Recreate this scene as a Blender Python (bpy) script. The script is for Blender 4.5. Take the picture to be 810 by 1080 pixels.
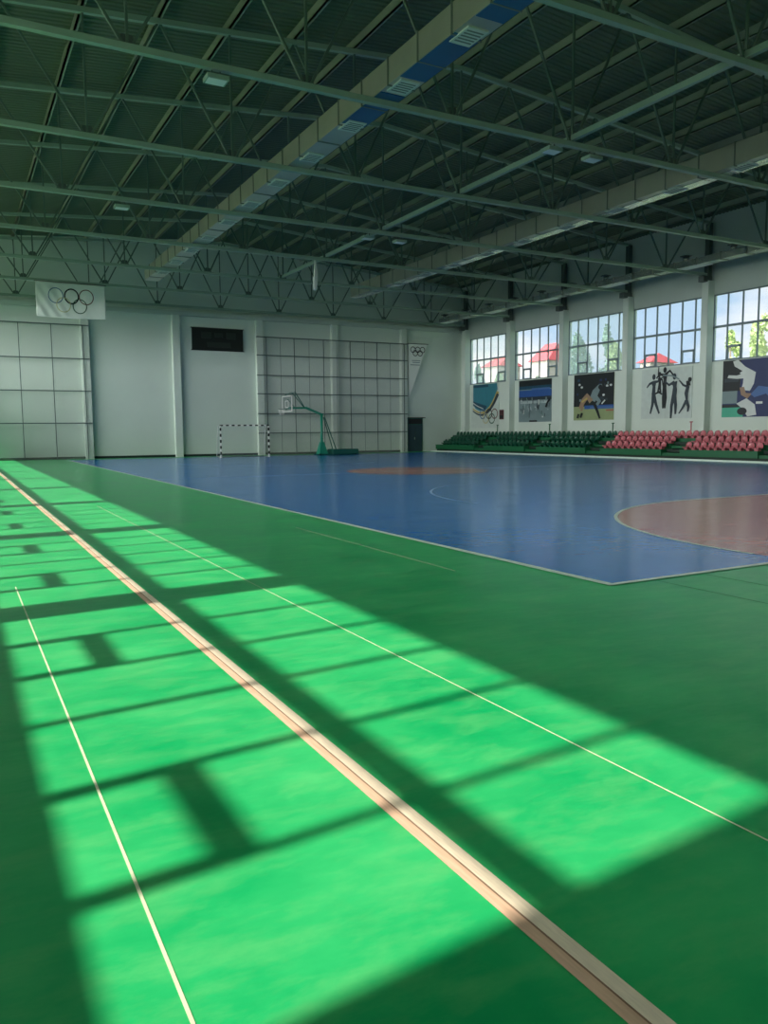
import bpy, bmesh, math, random
from mathutils import Vector, Matrix
random.seed(7)
PI = math.pi
C = bpy.context.scene.collection
S = bpy.context.scene
for o in list(bpy.data.objects):
    bpy.data.objects.remove(o)

# ------------------------------------------------------------------ camera
cam_data = bpy.data.cameras.new('camera')
cam = bpy.data.objects.new('camera', cam_data); C.objects.link(cam)
F_PX, PITCH, ROLL, YAW = 827.8, 0.10283, -0.00752, 0.49896
cam_data.sensor_fit = 'VERTICAL'; cam_data.sensor_height = 36.0
cam_data.lens = 36.0 * F_PX / 1080.0
cam_data.clip_start = 0.05; cam_data.clip_end = 2000
fw = Vector((math.sin(YAW) * math.cos(PITCH), math.cos(YAW) * math.cos(PITCH), -math.sin(PITCH)))
rt = Vector((math.cos(YAW), -math.sin(YAW), 0)); up = rt.cross(fw)
rt2 = rt * math.cos(ROLL) + up * math.sin(ROLL); up2 = -rt * math.sin(ROLL) + up * math.cos(ROLL)
M = Matrix((rt2, up2, -fw)).transposed().to_4x4()
M.translation = Vector((0, 0, 1.71))
cam.matrix_world = M
S.camera = cam

# ------------------------------------------------------------------ view, sun and sky
S.view_settings.view_transform = 'Standard'; S.view_settings.look = 'None'
S.view_settings.gamma = 1.0; S.view_settings.use_curve_mapping = False
S.view_settings.exposure = 0.0
SUN_TRAVEL = Vector((1.0, 0.09, -1.243)).normalized()
SUN_STRENGTH = 8.2
sun_d = bpy.data.lights.new('sun', 'SUN'); sun_d.energy = SUN_STRENGTH; sun_d.angle = math.radians(0.75)
sun_d.color = (1.0, 0.95, 0.84)
sun = bpy.data.objects.new('sun', sun_d); C.objects.link(sun)
sun.rotation_euler = SUN_TRAVEL.to_track_quat('-Z', 'Y').to_euler(); sun.location = (-40, 0, 60)
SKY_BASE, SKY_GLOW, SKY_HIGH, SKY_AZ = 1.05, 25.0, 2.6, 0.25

def build_world():
    w = bpy.data.worlds.new('sky'); S.world = w; w.use_nodes = True
    nt = w.node_tree; nt.nodes.clear()
    N = lambda t: nt.nodes.new(t)
    out = N('ShaderNodeOutputWorld'); bg = N('ShaderNodeBackground')
    tc = N('ShaderNodeTexCoord'); sep = N('ShaderNodeSeparateXYZ')
    nt.links.new(tc.outputs['Generated'], sep.inputs[0])
    zr = N('ShaderNodeValToRGB'); nt.links.new(sep.outputs['Z'], zr.inputs[0])
    e = zr.color_ramp.elements
    e[0].position = 0.0; e[0].color = (0.58, 0.78, 1.0, 1); e[1].position = 0.6; e[1].color = (0.42, 0.66, 1.0, 1)
    # clouds
    no = N('ShaderNodeTexNoise'); no.inputs['Scale'].default_value = 4.2; no.inputs['Detail'].default_value = 6
    mp = N('ShaderNodeMapping'); mp.inputs['Scale'].default_value = (1, 1, 2.6)
    nt.links.new(tc.outputs['Generated'], mp.inputs[0]); nt.links.new(mp.outputs[0], no.inputs['Vector'])
    cr = N('ShaderNodeValToRGB'); nt.links.new(no.outputs['Fac'], cr.inputs[0])
    cr.color_ramp.elements[0].position = 0.48; cr.color_ramp.elements[1].position = 0.66
    mx = N('ShaderNodeMixRGB'); nt.links.new(cr.outputs[0], mx.inputs[0]); nt.links.new(zr.outputs[0], mx.inputs[1])
    mx.inputs[2].default_value = (1.25, 1.22, 1.22, 1)
    # horizon glow added on the sun's side to fill the hall, dimmer overhead
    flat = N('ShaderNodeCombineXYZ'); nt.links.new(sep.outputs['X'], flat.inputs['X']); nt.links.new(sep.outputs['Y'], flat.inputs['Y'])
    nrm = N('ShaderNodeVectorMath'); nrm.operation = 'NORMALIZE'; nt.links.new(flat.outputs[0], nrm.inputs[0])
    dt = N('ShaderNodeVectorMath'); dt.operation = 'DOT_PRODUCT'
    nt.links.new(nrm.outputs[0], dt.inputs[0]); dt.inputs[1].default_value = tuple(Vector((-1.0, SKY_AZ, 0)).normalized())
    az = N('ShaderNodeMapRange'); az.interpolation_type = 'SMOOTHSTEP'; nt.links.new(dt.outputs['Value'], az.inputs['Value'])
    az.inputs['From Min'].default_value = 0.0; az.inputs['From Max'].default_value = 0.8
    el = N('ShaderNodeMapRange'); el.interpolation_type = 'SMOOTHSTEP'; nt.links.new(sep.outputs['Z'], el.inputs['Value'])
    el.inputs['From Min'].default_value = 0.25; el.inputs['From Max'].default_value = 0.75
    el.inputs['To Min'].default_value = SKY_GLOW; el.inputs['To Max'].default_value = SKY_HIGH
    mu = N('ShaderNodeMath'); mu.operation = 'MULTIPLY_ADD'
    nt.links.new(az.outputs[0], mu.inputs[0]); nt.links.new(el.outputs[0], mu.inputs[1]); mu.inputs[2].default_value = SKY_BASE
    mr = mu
    am = N('ShaderNodeMath'); am.operation = 'MULTIPLY'; am.inputs[1].default_value = 0.85; nt.links.new(az.outputs[0], am.inputs[0])
    wm = N('ShaderNodeMixRGB'); nt.links.new(am.outputs[0], wm.inputs[0]); nt.links.new(mx.outputs[0], wm.inputs[1])
    wm.inputs[2].default_value = (0.95, 0.955, 0.88, 1)
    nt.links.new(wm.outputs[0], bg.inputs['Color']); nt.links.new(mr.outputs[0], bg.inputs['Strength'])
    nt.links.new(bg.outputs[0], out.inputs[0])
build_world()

def portal(name, loc, ry, sx, sy):
    d = bpy.data.lights.new(name, 'AREA'); d.shape = 'RECTANGLE'; d.size = sx; d.size_y = sy
    d.cycles.is_portal = True
    o = bpy.data.objects.new(name, d); C.objects.link(o); o.location = loc; o.rotation_euler = (0, ry, 0)
portal('daylight_portal', (-4.02, 28.0, 7.35), -PI / 2, 3.9, 55.0)

# ------------------------------------------------------------------ materials
def mat(name, col, rough=0.6, metal=0.0, var=0.0, vscale=3.0, bump=0.0, bscale=8.0, spec=0.5, stretch=(1, 1, 1)):
    m = bpy.data.materials.new(name); m.use_nodes = True
    nt = m.node_tree; b = nt.nodes['Principled BSDF']
    b.inputs['Base Color'].default_value = (*col, 1); b.inputs['Roughness'].default_value = rough
    b.inputs['Metallic'].default_value = metal; b.inputs['Specular IOR Level'].default_value = spec
    if var > 0 or bump > 0:
        tc = nt.nodes.new('ShaderNodeTexCoord'); mp = nt.nodes.new('ShaderNodeMapping')
        mp.inputs['Scale'].default_value = stretch
        nt.links.new(tc.outputs['Object'], mp.inputs[0])
    if var > 0:
        no = nt.nodes.new('ShaderNodeTexNoise'); no.inputs['Scale'].default_value = vscale; no.inputs['Detail'].default_value = 5
        nt.links.new(mp.outputs[0], no.inputs['Vector'])
        mx = nt.nodes.new('ShaderNodeMixRGB')
        mx.inputs[1].default_value = (*[c * (1 - var) for c in col], 1)
        mx.inputs[2].default_value = (*[min(1, c * (1 + var)) for c in col], 1)
        nt.links.new(no.outputs['Fac'], mx.inputs[0]); nt.links.new(mx.outputs[0], b.inputs['Base Color'])
    if bump > 0:
        n2 = nt.nodes.new('ShaderNodeTexNoise'); n2.inputs['Scale'].default_value = bscale; n2.inputs['Detail'].default_value = 3
        nt.links.new(mp.outputs[0], n2.inputs['Vector'])
        bp = nt.nodes.new('ShaderNodeBump'); bp.inputs['Strength'].default_value = bump; bp.inputs['Distance'].default_value = 0.02
        nt.links.new(n2.outputs['Fac'], bp.inputs['Height']); nt.links.new(bp.outputs[0], b.inputs['Normal'])
    return m

def srgb(r, g, b):
    f = lambda c: (c / 255 / 12.92) if c <= 10.3 else ((c / 255 + 0.055) / 1.055) ** 2.4
    return (f(r), f(g), f(b))

def floor_mat(name, col, col2, rough, scratch, bump=0.12, spec=0.5, sc=0.35):
    m = mat(name, col, rough, spec=spec)
    nt = m.node_tree; b = nt.nodes['Principled BSDF']; L = nt.links.new
    tc = nt.nodes.new('ShaderNodeTexCoord')
    n1 = nt.nodes.new('ShaderNodeTexNoise'); n1.inputs['Scale'].default_value = 0.9; n1.inputs['Detail'].default_value = 7
    n1.inputs['Roughness'].default_value = 0.62; L(tc.outputs['Object'], n1.inputs['Vector'])
    mp = nt.nodes.new('ShaderNodeMapping'); mp.inputs['Scale'].default_value = (0.9, 2.2, 1); mp.inputs['Rotation'].default_value = (0, 0, 0.35)
    L(tc.outputs['Object'], mp.inputs[0])
    n2 = nt.nodes.new('ShaderNodeTexNoise'); n2.inputs['Scale'].default_value = 2.2; n2.inputs['Detail'].default_value = 8
    n2.inputs['Roughness'].default_value = 0.7; L(mp.outputs[0], n2.inputs['Vector'])
    r1 = nt.nodes.new('ShaderNodeValToRGB'); r1.color_ramp.elements[0].position = 0.35; r1.color_ramp.elements[1].position = 0.68
    r1.color_ramp.elements[0].color = (*col, 1); r1.color_ramp.elements[1].color = (*col2, 1); L(n1.outputs['Fac'], r1.inputs[0])
    r2 = nt.nodes.new('ShaderNodeValToRGB'); r2.color_ramp.elements[0].position = 0.46; r2.color_ramp.elements[1].position = 0.80
    L(n2.outputs['Fac'], r2.inputs[0])
    ml = nt.nodes.new('ShaderNodeMath'); ml.operation = 'MULTIPLY'; ml.inputs[1].default_value = sc; L(r2.outputs[0], ml.inputs[0])
    mx = nt.nodes.new('ShaderNodeMixRGB'); L(ml.outputs[0], mx.inputs[0]); L(r1.outputs[0], mx.inputs[1]); mx.inputs[2].default_value = (*scratch, 1)
    L(mx.outputs[0], b.inputs['Base Color'])
    mrr = nt.nodes.new('ShaderNodeMapRange'); L(n1.outputs['Fac'], mrr.inputs['Value'])
    mrr.inputs['To Min'].default_value = rough * 0.8; mrr.inputs['To Max'].default_value = rough * 1.3
    L(mrr.outputs[0], b.inputs['Roughness'])
    n3 = nt.nodes.new('ShaderNodeTexNoise'); n3.inputs['Scale'].default_value = 5.0; n3.inputs['Detail'].default_value = 2.5
    m3 = nt.nodes.new('ShaderNodeMapping'); m3.inputs['Rotation'].default_value = (0, 0, 0.5); m3.inputs['Scale'].default_value = (0.6, 1.6, 1)
    L(tc.outputs['Object'], m3.inputs[0]); L(m3.outputs[0], n3.inputs['Vector'])
    bp = nt.nodes.new('ShaderNodeBump'); bp.inputs['Strength'].default_value = bump; bp.inputs['Distance'].default_value = 0.03
    L(n3.outputs['Fac'], bp.inputs['Height']); L(bp.outputs[0], b.inputs['Normal'])
    return m

def glass_mat(name, haze=0.08, tint=(1, 1, 1)):
    m = bpy.data.materials.new(name); m.use_nodes = True
    nt = m.node_tree; nt.nodes.clear(); N = nt.nodes.new; L = nt.links.new
    out = N('ShaderNodeOutputMaterial'); tr = N('ShaderNodeBsdfTransparent'); tr.inputs[0].default_value = (*tint, 1)
    gl = N('ShaderNodeBsdfGlossy'); gl.inputs['Roughness'].default_value = 0.05
    df = N('ShaderNodeBsdfTranslucent'); df.inputs[0].default_value = (0.9, 0.93, 0.95, 1)
    m1 = N('ShaderNodeMixShader'); m1.inputs[0].default_value = haze; L(tr.outputs[0], m1.inputs[1]); L(df.outputs[0], m1.inputs[2])
    m2 = N('ShaderNodeMixShader'); m2.inputs[0].default_value = 0.04; L(m1.outputs[0], m2.inputs[1]); L(gl.outputs[0], m2.inputs[2])
    L(m2.outputs[0], out.inputs[0])
    return m

GREEN = floor_mat('green_floor_paint', srgb(13, 158, 89), srgb(58, 182, 107), 0.30, srgb(124, 194, 122), 0.10, 0.45, 0.42)
BLUE = floor_mat('blue_court_paint', srgb(10, 104, 178), srgb(16, 112, 184), 0.19, srgb(70, 130, 180), 0.10, 0.3, 0.06)
ORANGE = floor_mat('terracotta_court_paint', srgb(164, 96, 84), srgb(174, 108, 96), 0.19, srgb(196, 150, 140), 0.10, 0.4, 0.1)
LINE = mat('white_line_paint', srgb(205, 222, 205), 0.4, var=0.12, vscale=6)
THIN = mat('pale_seam_line', srgb(205, 212, 178), 0.5, var=0.3, vscale=9)
CREAM = mat('worn_cream_tape', srgb(230, 214, 188), 0.55, var=0.22, vscale=14, stretch=(6, 0.6, 1))
CREAM2 = mat('worn_brown_tape_wear', srgb(212, 176, 148), 0.6, var=0.3, vscale=10, stretch=(6, 0.5, 1))
SEAM = mat('dark_seam', srgb(14, 112, 62), 0.6)
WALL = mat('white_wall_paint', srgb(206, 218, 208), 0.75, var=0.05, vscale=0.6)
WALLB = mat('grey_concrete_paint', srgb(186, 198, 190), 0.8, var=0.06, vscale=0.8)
DECK = mat('grey_green_roof_sheet', srgb(96, 108, 88), 0.6, var=0.08, vscale=0.5)
STEEL = mat('pale_steel_paint', srgb(146, 168, 152), 0.45, var=0.08, vscale=2)
WEB = mat('backlit_web_steel', srgb(92, 112, 100), 0.5, var=0.08, vscale=2)  # darker copy of the truss steel; backlit shade put into the colour
STEELD = mat('dark_steel_paint', srgb(84, 94, 90), 0.5, var=0.1, vscale=2)
PURLIN = mat('galvanised_purlin', srgb(146, 156, 138), 0.5, var=0.08, vscale=2)
DUCT = mat('galvanised_duct', srgb(188, 186, 172), 0.36, metal=0.5, var=0.12, vscale=1.6, bump=0.25, bscale=2.5)
DUCTBLUE = mat('blue_floor_reflection', srgb(30, 92, 136), 0.4, var=0.25, vscale=1.2)  # blue court's reflection in the duct underside, put into the colour
DUCTDARK = mat('dark_duct_flange', srgb(120, 126, 116), 0.5)
FOIL = mat('bright_foil', srgb(215, 218, 215), 0.25, metal=0.8, bump=0.4, bscale=5)
GRILLE = mat('pale_grille', srgb(205, 212, 200), 0.5)
FRAME = mat('grey_window_frame', srgb(112, 128, 134), 0.5)
GLASS = glass_mat('window_glass', 0.06)
HAZY = glass_mat('hazy_window_glass', 0.22)
SEATR = mat('faded_red_plastic', srgb(188, 104, 112), 0.32, var=0.06, vscale=4)
SEATG = mat('dark_green_plastic', srgb(10, 74, 54), 0.32, var=0.06, vscale=4)
STAND = mat('green_stand_paint', srgb(12, 94, 56), 0.5, var=0.12, vscale=1.5)
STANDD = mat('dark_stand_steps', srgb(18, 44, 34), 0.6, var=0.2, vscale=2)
TEAL = mat('teal_hoop_paint', srgb(20, 132, 108), 0.4)
TEALD = mat('dark_teal_paint', srgb(20, 92, 80), 0.45)
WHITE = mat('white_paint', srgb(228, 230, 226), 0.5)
BLACK = mat('black_paint', srgb(22, 26, 28), 0.5)
BOARD = glass_mat('clear_backboard', 0.12)
ROPE = mat('dark_net_rope', srgb(84, 98, 96), 0.8)
CLOTH = mat('white_cloth', srgb(222, 228, 222), 0.8, bump=0.2, bscale=3)
DOOR = mat('dark_teal_door', srgb(42, 66, 74), 0.45, var=0.15, vscale=1)
SCORE = mat('black_scoreboard', srgb(26, 30, 28), 0.35, var=0.1)
SCORE2 = mat('unlit_digits', srgb(44, 52, 48), 0.3)

def net_mat():
    m = bpy.data.materials.new('fine_net'); m.use_nodes = True
    nt = m.node_tree; nt.nodes.clear(); N = nt.nodes.new; L = nt.links.new
    out = N('ShaderNodeOutputMaterial'); tr = N('ShaderNodeBsdfTransparent'); df = N('ShaderNodeBsdfDiffuse')
    df.inputs[0].default_value = (0.75, 0.78, 0.72, 1)
    mx = N('ShaderNodeMixShader'); mx.inputs[0].default_value = 0.10
    L(tr.outputs[0], mx.inputs[1]); L(df.outputs[0], mx.inputs[2]); L(mx.outputs[0], out.inputs[0])
    return m
NET = net_mat()

# ------------------------------------------------------------------ mesh helpers
class MB:
    def __init__(self):
        self.bm = bmesh.new(); self.mats = []
    def mi(self, m):
        if m not in self.mats: self.mats.append(m)
        return self.mats.index(m)
    def poly(self, pts, m):
        f = self.bm.faces.new([self.bm.verts.new(p) for p in pts]); f.material_index = self.mi(m); return f
    def box(self, x0, x1, y0, y1, z0, z1, m):
        k = self.mi(m)
        v = [self.bm.verts.new((x, y, z)) for x in (x0, x1) for y in (y0, y1) for z in (z0, z1)]
        for q in ((0, 1, 3, 2), (4, 6, 7, 5), (0, 4, 5, 1), (2, 3, 7, 6), (0, 2, 6, 4), (1, 5, 7, 3)):
            self.bm.faces.new([v[i] for i in q]).material_index = k
    def bar(self, a, b, w, d, m, ref=None):
        """rectangular bar from a to b, w across, d along ref"""
        a, b = Vector(a), Vector(b); t = (b - a).normalized()
        r = Vector(ref) if ref else (Vector((0, 0, 1)) if abs(t.z) < 0.9 else Vector((0, 1, 0)))
        s = t.cross(r).normalized(); u = s.cross(t).normalized(); k = self.mi(m)
        v = []
        for p in (a, b):
            for i, j in ((-1, -1), (1, -1), (1, 1), (-1, 1)):
                v.append(self.bm.verts.new(p + s * (i * w / 2) + u * (j * d / 2)))
        for q in ((0, 3, 2, 1), (4, 5, 6, 7), (0, 1, 5, 4), (1, 2, 6, 5), (2, 3, 7, 6), (3, 0, 4, 7)):
            self.bm.faces.new([v[i] for i in q]).material_index = k
    def tube(self, pts, r, m, n=8, closed=False):
        k = self.mi(m); rings = []; P = [Vector(p) for p in pts]
        for i, p in enumerate(P):
            a = P[i - 1] if (i or closed) else p; b = P[(i + 1) % len(P)] if (i + 1 < len(P) or closed) else p
            t = (b - a).normalized(); r0 = Vector((0, 0, 1)) if abs(t.z) < 0.9 else Vector((0, 1, 0))
            s = t.cross(r0).normalized(); u = s.cross(t)
            rr = r[i] if isinstance(r, (list, tuple)) else r
            rings.append([self.bm.verts.new(p + (s * math.cos(2 * PI * j / n) + u * math.sin(2 * PI * j / n)) * rr) for j in range(n)])
        cnt = len(P) if closed else len(P) - 1
        for i in range(cnt):
            A, B = rings[i], rings[(i + 1) % len(P)]
            for j in range(n):
                f = self.bm.faces.new((A[j], A[(j + 1) % n], B[(j + 1) % n], B[j])); f.material_index = k; f.smooth = True
        if not closed:
            for R in (rings[0], rings[-1]):
                self.bm.faces.new(R).material_index = k
    def build(self, name, parent=None, loc=None):
        bmesh.ops.recalc_face_normals(self.bm, faces=self.bm.faces)
        me = bpy.data.meshes.new(name); self.bm.to_mesh(me); self.bm.free()
        for m in self.mats: me.materials.append(m)
        o = bpy.data.objects.new(name, me); C.objects.link(o)
        if parent: o.parent = parent
        if loc: o.location = loc
        return o

def tag(o, label=None, cat=None, group=None, kind=None):
    if label: o['label'] = label
    if cat: o['category'] = cat
    if group: o['group'] = group
    if kind: o['kind'] = kind
    return o
def empty(name, loc, label, cat, group=None):
    o = bpy.data.objects.new(name, None); C.objects.link(o); o.location = loc; o.empty_display_size = 0.3
    return tag(o, label, cat, group)
def struct(o, label=None):
    o['kind'] = 'structure'
    if label: o['label'] = label
    return o
ORD = ['', 'first', 'second', 'third', 'fourth', 'fifth', 'sixth', 'seventh', 'eighth', 'ninth', 'tenth', 'eleventh', 'twelfth',
       'thirteenth', 'fourteenth', 'fifteenth', 'sixteenth', 'seventeenth', 'eighteenth', 'nineteenth', 'twentieth']
def nth(n):
    if n <= 20: return ORD[n]
    tens = {2: 'twenty', 3: 'thirty', 4: 'forty'}[n // 10]
    return (tens + '-' + ORD[n % 10]) if n % 10 else {3: 'thirtieth', 4: 'fortieth'}[n // 10]

# ------------------------------------------------------------------ room dimensions (metres)
XL, XR, YN, YB = -4.1, 38.0, -5.0, 55.9
SILL, MID, HEAD, EAVE, RIDGE, XC = 5.47, 7.40, 9.20, 13.10, 14.80, 16.95
def roof_z(x): return EAVE + (RIDGE - EAVE) * (1 - abs(x - XC) / (XR - XC))
CHORD = 10.30
TRUSS_Y = [13.04 + 5.97 * k for k in range(8)]

# ------------------------------------------------------------------ floor
BX0, BX1, BY0, BY1 = 6.28, 34.70, 6.30, 53.6
fl = MB()
fl.box(XL - 0.4, XR + 0.4, YN - 0.3, YB + 0.3, -0.25, 0.0, GREEN)
def flat(pts, z, m): fl.poly([(x, y, z) for x, y in pts], m)
def rect(x0, x1, y0, y1, z, m): flat([(x0, y0), (x1, y0), (x1, y1), (x0, y1)], z, m)
rect(BX0, BX1, BY0, BY1, 0.002, BLUE)
def ring(cx, cy, r, w, a0, a1, z, m, n=48):
    for i in range(n):
        t0 = a0 + (a1 - a0) * i / n; t1 = a0 + (a1 - a0) * (i + 1) / n
        q = [(cx + rr * math.cos(t), cy + rr * math.sin(t)) for rr, t in ((r - w / 2, t0), (r + w / 2, t0), (r + w / 2, t1), (r - w / 2, t1))]
        flat(q, z, m)
# goal area (D shape) at the near end
DX0, DX1, DY, DR = 15.65, 18.35, 6.9, 6.15
dp = [(DX1 + DR, BY0)] + [(DX1 + DR * math.cos(t), DY + DR * math.sin(t)) for t in [PI / 2 * i / 32 for i in range(33)]] + \
     [(DX0 + DR * math.cos(t), DY + DR * math.sin(t)) for t in [PI / 2 + PI / 2 * i / 32 for i in range(33)]] + [(DX0 - DR, BY0)]
flat(dp, 0.004, ORANGE)
ring(DX0, DY, DR, 0.07, PI / 2, PI, 0.006, LINE); ring(DX1, DY, DR, 0.07, 0, PI / 2, 0.006, LINE)
rect(DX0, DX1, DY + DR - 0.035, DY + DR + 0.035, 0.006, LINE)
# centre circle, half-way line and a painted three-point arc
CX, CY, CR = 17.5, 29.0, 3.1
flat([(CX + CR * math.cos(2 * PI * i / 64), CY + CR * math.sin(2 * PI * i / 64)) for i in range(64)], 0.004, ORANGE)
FAINT = mat('worn_white_line', srgb(150, 180, 205), 0.4, var=0.3, vscale=5)
rect(BX0, BX1, 28.97, 29.03, 0.005, FAINT)
ring(17.0, 15.3, 6.3, 0.07, math.radians(125), math.radians(182), 0.005, FAINT)
ring(17.0, 43.5, 6.3, 0.07, math.radians(180), math.radians(300), 0.005, FAINT)
# border lines of the blue court
rect(BX0 - 0.055, BX0 + 0.055, BY0 - 0.04, 52.5, 0.008, LINE)
rect(BX0 - 0.04, BX1, BY0 - 0.04, BY0 + 0.04, 0.0085, LINE)
# worn tape line and seams between the green sheets
rect(1.615, 1.672, YN + 0.2, 50.0, 0.004, CREAM2); rect(1.672, 1.735, YN + 0.2, 50.0, 0.005, CREAM)
rect(1.664, 1.672, YN + 0.2, 50.0, 0.006, mat('tape_crack', srgb(140, 112, 90), 0.7, var=0.4, vscale=6))
for x, w, y0, y1 in ((0.515, 0.013, 0, 9.6), (2.88, 0.011, 0, 19.5), (5.29, 0.02, 7.9, 13.0), (5.29, 0.012, 0, 3.6)):
    rect(x - w / 2, x + w / 2, y0, y1, 0.004, THIN)
for y, x0, x1 in ((4.4, 7.6, 14.0), (3.3, 7.2, 12.0)):
    rect(x0, x1, y - 0.008, y + 0.008, 0.003, SEAM)
for x in (6.9, 7.69, 10.1):
    rect(x - 0.007, x + 0.007, 0, 6.2, 0.003, SEAM)
floor = struct(fl.build('floor'), 'green and blue painted sports hall floor with white court lines')

# ------------------------------------------------------------------ back wall
wb = MB()
wb.box(XL - 0.4, XR + 0.4, YB, YB + 0.35, 0, 15.2, WALL)
wall_back = struct(wb.build('wall_back'), 'pale back wall with pilasters')
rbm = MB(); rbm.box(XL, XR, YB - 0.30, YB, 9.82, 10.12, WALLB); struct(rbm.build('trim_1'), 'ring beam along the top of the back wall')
TN = 2
for x in (1.85, 7.95, 13.95, 20.05, 26.1, 32.25):
    p = MB(); p.box(x - 0.25, x + 0.25, YB - 0.34, YB, 0, 9.82, WALL); struct(p.build('trim_%d' % TN), 'pale pilaster on the back wall'); TN += 1
bb = MB(); bb.box(XL, 32.6, YB - 0.05, YB, 0, 0.16, STANDD)
struct(bb.build('baseboard_back'), 'dark skirting along the back wall')
# door
d = MB(); d.box(32.66, 34.10, YB - 0.10, YB, 0, 2.74, TEALD)
door = struct(d.build('door_1'), 'dark teal double door under the pennant at the back wall')
l = MB(); l.box(32.74, 33.36, YB - 0.13, YB - 0.10, 0.03, 2.2, DOOR); l.build('door_leaf', door)
l = MB(); l.box(33.39, 34.02, YB - 0.13, YB - 0.10, 0.03, 2.2, DOOR); l.build('door_leaf', door)
l = MB(); l.box(32.74, 34.02, YB - 0.13, YB - 0.10, 2.26, 2.68, BLACK); l.build('transom', door)
l = MB(); l.box(33.29, 33.33, YB - 0.18, YB - 0.13, 1.0, 1.18, STEEL); l.build('door_handle', door)
l = MB(); l.box(32.55, 34.30, YB - 0.25, YB - 0.05, 2.74, 2.80, BLACK); l.build('door_hood', door)

# near wall (behind the camera)
wn = MB(); wn.box(XL - 0.4, XR + 0.4, YN - 0.35, YN, 0, 15.2, WALL)
struct(wn.build('wall_near'), 'plain white wall behind the viewer')

# ------------------------------------------------------------------ windows
def window(name, x, y0, y1, inward, glass, label, SILL=SILL, MID=MID, HEAD=HEAD, VENT=6.26, TW=0.06):
    """window in the plane X = x spanning y0..y1; inward = +1 if the room lies at larger X"""
    fr = MB(); w = 0.08; d0, d1 = x - 0.05, x + 0.05
    fr.box(d0, d1, y0, y1, SILL, SILL + 0.07, FRAME); fr.box(d0, d1, y0, y1, HEAD - 0.07, HEAD, FRAME)
    fr.box(d0, d1, y0, y0 + w, SILL, HEAD, FRAME); fr.box(d0, d1, y1 - w, y1, SILL, HEAD, FRAME)
    o = struct(fr.build(name), label)
    t = MB(); t.box(d0 - 0.01, d1 + 0.01, y0, y1, MID - TW, MID + TW, FRAME); t.build('transom', o)
    p = (y1 - y0) / 6
    for k in range(1, 6):
        mu = MB(); y = y0 + p * k; mu.box(d0, d1, y - TW * 0.42, y + TW * 0.42, SILL, HEAD, FRAME); mu.build('mullion', o)
    for k in (1, 4):
        s = MB(); a, b = y0 + p * k + 0.03, y0 + p * (k + 1) - 0.03; zt = VENT
        e0, e1 = d0 - 0.02, d1 + 0.02
        s.box(e0, e1, a, b, zt - 0.07, zt + 0.05, FRAME); s.box(e0, e1, a, b, SILL + 0.05, SILL + 0.11, FRAME)
        s.box(e0, e1, a, a + 0.05, SILL + 0.05, zt, FRAME); s.box(e0, e1, b - 0.05, b, SILL + 0.05, zt, FRAME)
        v = s.build('vent_sash', o)
    g = MB(); g.box(x - 0.006, x + 0.006, y0 + 0.05, y1 - 0.05, SILL + 0.05, HEAD - 0.05, glass); g.build('window_pane', o)
    return o

# right wall -----------------------------------------------------------------
COLS = [30.93 + 5.97 * k for k in range(-6, 5)]
wr = MB()
XO = XR + 0.35
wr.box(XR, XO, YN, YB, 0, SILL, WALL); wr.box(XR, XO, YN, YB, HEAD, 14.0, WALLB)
for c in COLS: wr.box(XR, XO, c - 0.14, min(c + 0.14, YB), SILL, HEAD, WALL)
wr.box(XR, XO, COLS[-1] + 0.1, YB, SILL, HEAD, WALL); wr.box(XR, XO, YN, COLS[0] - 0.1, SILL, HEAD, WALL)
wall_right = struct(wr.build('wall_right'), 'white right wall with tall windows, pilasters and murals')
for c in COLS:
    p = MB(); p.box(XR - 0.5, XR, c - 0.22, c + 0.22, 0, 9.95, WALL); struct(p.build('trim_%d' % TN), 'white pilaster between the right windows'); TN += 1
for i in range(len(COLS) - 1):
    window('window_%d' % (i + 1), XR + 0.1, COLS[i] + 0.14, COLS[i + 1] - 0.14, -1, HAZY if i in (7, 9) else GLASS,
           'six-pane window %d of the right wall' % (i + 1))
# left wall -------------------------------------------------------------------
WY = [1.22] + [7.73 + 6.15 * k for k in range(0, 8)] + [55.9]; HL = 9.57
wl = MB(); XI = XL - 0.3
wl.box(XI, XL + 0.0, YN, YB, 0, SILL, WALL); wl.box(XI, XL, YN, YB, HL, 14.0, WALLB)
for c in WY: wl.box(XI, XL, c - 0.25, min(c + 0.25, YB), SILL, HL, WALL)
wl.box(XI, XL, YN, WY[0] - 0.2, SILL, HL, WALL)
struct(wl.build('wall_left'), 'white left wall with the sunlit window row')
for i in range(len(WY) - 1):
    window('window_%d' % (i + 11), XL - 0.15, WY[i] + 0.25, WY[i + 1] - 0.25, 1, GLASS, 'sunlit window %d of the left wall' % (i + 1), HEAD=HL, MID=7.58, VENT=6.44, TW=0.09)

# ------------------------------------------------------------------ ceiling: corrugated deck and purlins
ce = MB(); k = ce.mi(DECK)
ys = []; y = YN - 0.3
while y < YB + 0.4:
    ys += [(y, 0.0), (y + 0.09, 0.0), (y + 0.12, 0.04), (y + 0.21, 0.04)]; y += 0.24
for top in (0.0, 0.10):
    prev = None
    for (yy, dz) in ys:
        row = [ce.bm.verts.new((x, yy, roof_z(x) + 0.42 + dz + top)) for x in (XL - 0.5, XC, XR + 0.5)]
        if prev:
            for a in range(2):
                f = ce.bm.faces.new((prev[a], row[a], row[a + 1], prev[a + 1])); f.material_index = k
        prev = row
ceiling = struct(ce.build('ceiling'), 'dark corrugated metal roof underside')
PX = [XC + 2.175 * j for j in range(-9, 10)]
for x in PX:
    p = MB(); z = roof_z(x) + 0.10
    p.box(x - 0.035, x + 0.035, YN, YB, z, z + 0.30, PURLIN); p.box(x - 0.035, x + 0.09, YN, YB, z, z + 0.03, PURLIN)
    p.build('purlin', ceiling)

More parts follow.
